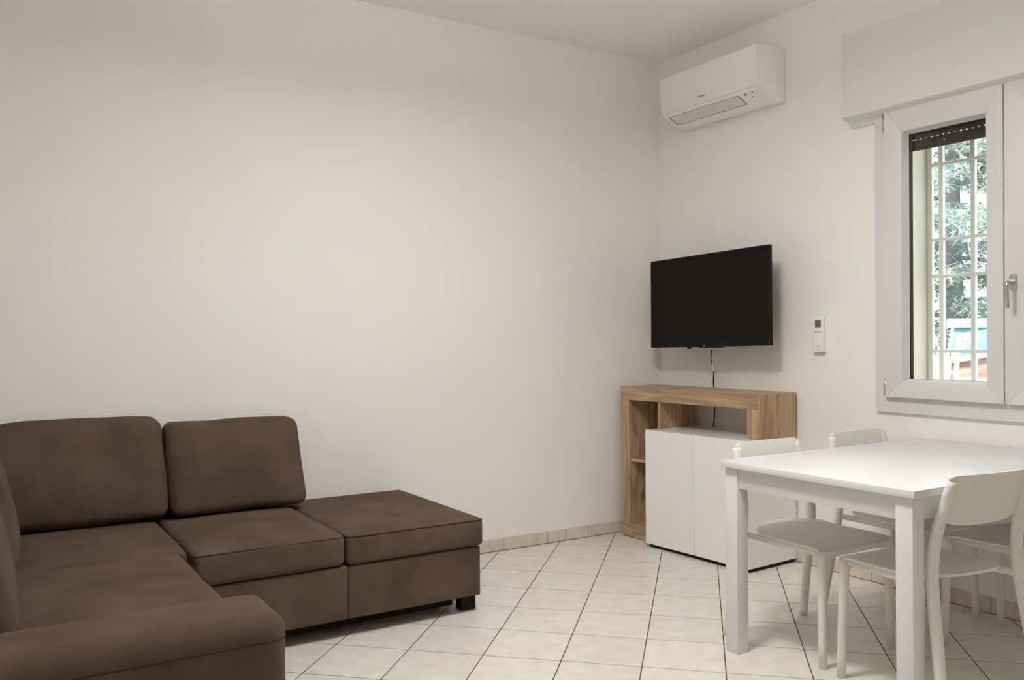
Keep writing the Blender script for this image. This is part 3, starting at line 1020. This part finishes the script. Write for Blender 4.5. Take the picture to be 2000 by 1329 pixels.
# shed: plank front, sloping pale roof
b0 = out(1800, 720, 8.0)
shed = empty('garden_shed', (b0.x, b0.y, GZ), math.atan2(VR.y, VR.x), label='brown plank shed with pale sloping roof edge outside the window', cat='shed')
zl = b0.z - GZ + 0.0
sl = 0.20
SL, SDp = 2.6, 0.8
npl = 20
pw = SL / npl
for i in range(npl):
    x0, x1 = i * pw + 0.004, (i + 1) * pw - 0.004
    za, zb = zl + sl * x0, zl + sl * x1
    V = [(x, y, z) for (x, zt) in ((x0, za), (x1, zb)) for y in (0, 0.03) for z in (0, zt)]
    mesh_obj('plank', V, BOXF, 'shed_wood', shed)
V = [(0, 0.03, 0), (SL, 0.03, 0), (SL, SDp, 0), (0, SDp, 0), (0, 0.03, zl), (SL, 0.03, zl + sl * SL), (SL, SDp, zl + sl * SL), (0, SDp, zl)]
mesh_obj('walls', V, [(0, 1, 2, 3), (4, 5, 6, 7), (0, 1, 5, 4), (1, 2, 6, 5), (2, 3, 7, 6), (3, 0, 4, 7)], 'shed_wood', shed)
V = []
for dz in (0.0, 0.022):
    V += [(-0.25, -0.05, zl - sl * 0.25 + dz), (SL + 0.2, -0.05, zl + sl * (SL + 0.2) + dz), (SL + 0.2, SDp + 0.1, zl + sl * (SL + 0.2) + dz), (-0.25, SDp + 0.1, zl - sl * 0.25 + dz)]
mesh_obj('roof', V, [(0, 1, 2, 3), (4, 5, 6, 7), (0, 1, 5, 4), (1, 2, 6, 5), (2, 3, 7, 6), (3, 0, 4, 7)], 'shed_roof', shed)

# pale blue tarpaulin over a frame behind the shed
b1 = out(1860, 640, 9.8)
tp_ = empty('tarpaulin_shelter', (b1.x, b1.y, GZ), math.atan2(VR.y, VR.x), label='pale blue tarpaulin shelter behind the brown shed', cat='shelter')
ztop = b1.z - GZ
V, F = [], []
nn = 24
for i in range(nn + 1):
    for j in range(9):
        x = 2.4 * i / nn
        z = ztop * (0.05 + 0.95 * j / 8)
        y = 0.03 * math.sin(x * 5 + z * 2) + 0.02 * math.sin(x * 11) 
        V.append((x, y, z))
for i in range(nn):
    for j in range(8):
        F.append((i * 9 + j, (i + 1) * 9 + j, (i + 1) * 9 + j + 1, i * 9 + j + 1))
sheet = mesh_obj('sheet', V, F, 'tarp', tp_, smooth=True)
sheet.modifiers.new('thick', 'SOLIDIFY').thickness = 0.01
prism('roof_sheet', [(-0.06, ztop), (0.45, ztop + 0.05), (0.95, ztop), (0.95, ztop + 0.03), (0.45, ztop + 0.09), (-0.06, ztop + 0.07)], 'x', -0.05, 2.5, 'tarp_edge', tp_)
for x in (0.0, 2.4):
    for y in (0.04, 0.85):
        tube('pole', [(x, y, 0), (x, y, ztop)], 0.016, 'tarp', tp_, n=8)

# bare pale shrubs in front of the shed
def shrub(px, D, stems, label):
    base = out(px, 745, D)
    o = empty('bare_shrub', (base.x, base.y, GZ), label=label, cat='shrub', group='bare shrubs outside the window')
    bz = Vector((base.x, base.y, GZ))
    for pts, r in stems:
        P = [Vector((0, 0, 0))] + [out(a, b, D + dd) - bz for a, b, dd in pts]
        P = catmull(P, 4)
        tube('stem', P, [(r * (1 - 0.6 * q / len(P)),) * 2 for q in range(len(P))], 'twig', o, n=6)
    return o
shrub(1848, 7.0, [([(1846, 740, 0), (1858, 705, 0.1), (1872, 675, 0.1), (1876, 652, 0.1)], 0.022),
                  ([(1850, 742, 0), (1866, 700, 0), (1884, 676, 0), (1900, 655, 0.1)], 0.022),
                  ([(1872, 690, 0), (1890, 668, -0.1), (1893, 648, -0.1)], 0.014),
                  ([(1868, 690, 0), (1880, 668, 0.1), (1888, 650, 0)], 0.012),
                  ([(1844, 730, 0.1), (1850, 700, 0.1), (1858, 660, 0.2), (1862, 630, 0.2)], 0.018)], 'pale bare shrub with forked stems in front of the shed')
shrub(1826, 6.8, [([(1824, 740, 0), (1822, 700, 0), (1820, 665, 0), (1824, 650, 0)], 0.018),
                  ([(1830, 740, 0), (1838, 705, 0), (1842, 670, 0.1), (1838, 645, 0.1)], 0.018),
                  ([(1828, 735, 0.1), (1834, 690, 0.1), (1826, 655, 0.2)], 0.012),
                  ([(1820, 735, 0.1), (1816, 700, 0.1), (1826, 672, 0.1), (1836, 652, 0.1)], 0.012)], 'pale bare shrub at the left side of the window pane')

# cedar tree
tb0 = out(1862, 600, 14.8)
tree = empty('cedar_tree', (tb0.x, tb0.y, GZ), label='tall blue-green cedar with drooping branches outside the window', cat='tree')
TBV = Vector((tb0.x, tb0.y, GZ))
HT = 9.0
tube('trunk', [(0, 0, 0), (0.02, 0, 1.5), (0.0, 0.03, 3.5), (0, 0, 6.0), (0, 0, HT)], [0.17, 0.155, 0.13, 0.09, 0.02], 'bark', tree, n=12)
rnd = random.Random(11)
fol = MB()
for k in range(64):
    z0 = 1.3 + 7.2 * (k / 64) + rnd.uniform(-0.1, 0.1)
    ang = k * 2.399 + rnd.uniform(-0.3, 0.3)
    ln = (3.0 - 2.2 * (z0 - 1.3) / 7.2) * rnd.uniform(0.75, 1.1)
    d = Vector((math.cos(ang), math.sin(ang), 0))
    pts = []
    for q in range(6):
        t = q / 5
        pts.append(Vector((0, 0, z0)) + d * (ln * t) + Vector((0, 0, 0.35 * t - 0.85 * t * t)) + Vector((rnd.uniform(-0.05, 0.05), rnd.uniform(-0.05, 0.05), 0)))
    tube('branch', catmull(pts, 2), [(0.045 * (1 - 0.85 * q / 10),) * 2 for q in range(11)], 'bark', tree, n=6)
    side = Vector((-d.y, d.x, 0))
    for q in range(int(50 + ln * 85)):
        t = rnd.uniform(0.12, 1.0)
        i = min(4, int(t * 5))
        p = pts[i].lerp(pts[i + 1], t * 5 - i)
        w = (0.55 * (1 - 0.45 * t)) * ln / 2.5
        p = p + side * rnd.uniform(-w, w) + Vector((0, 0, rnd.uniform(-0.16, 0.05)))
        # a tuft of narrow needle blades
        for s in range(4):
            a = rnd.uniform(0, 6.283)
            dr = Vector((math.cos(a), math.sin(a), rnd.uniform(-0.9, 0.35))).normalized()
            lw = rnd.uniform(0.10, 0.26)
            ww = Vector((-dr.y, dr.x, rnd.uniform(-0.4, 0.4))).normalized() * rnd.uniform(0.010, 0.024)
            o_ = len(fol.v)
            fol.v += [tuple(p - ww), tuple(p + ww), tuple(p + dr * lw)]
            fol.f.append((o_, o_ + 1, o_ + 2))
me = bpy.data.meshes.new('foliage')
me.from_pydata(fol.v, [], fol.f)
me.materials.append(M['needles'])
tag(link(bpy.data.objects.new('foliage', me), tree), None, None, None, 'stuff')
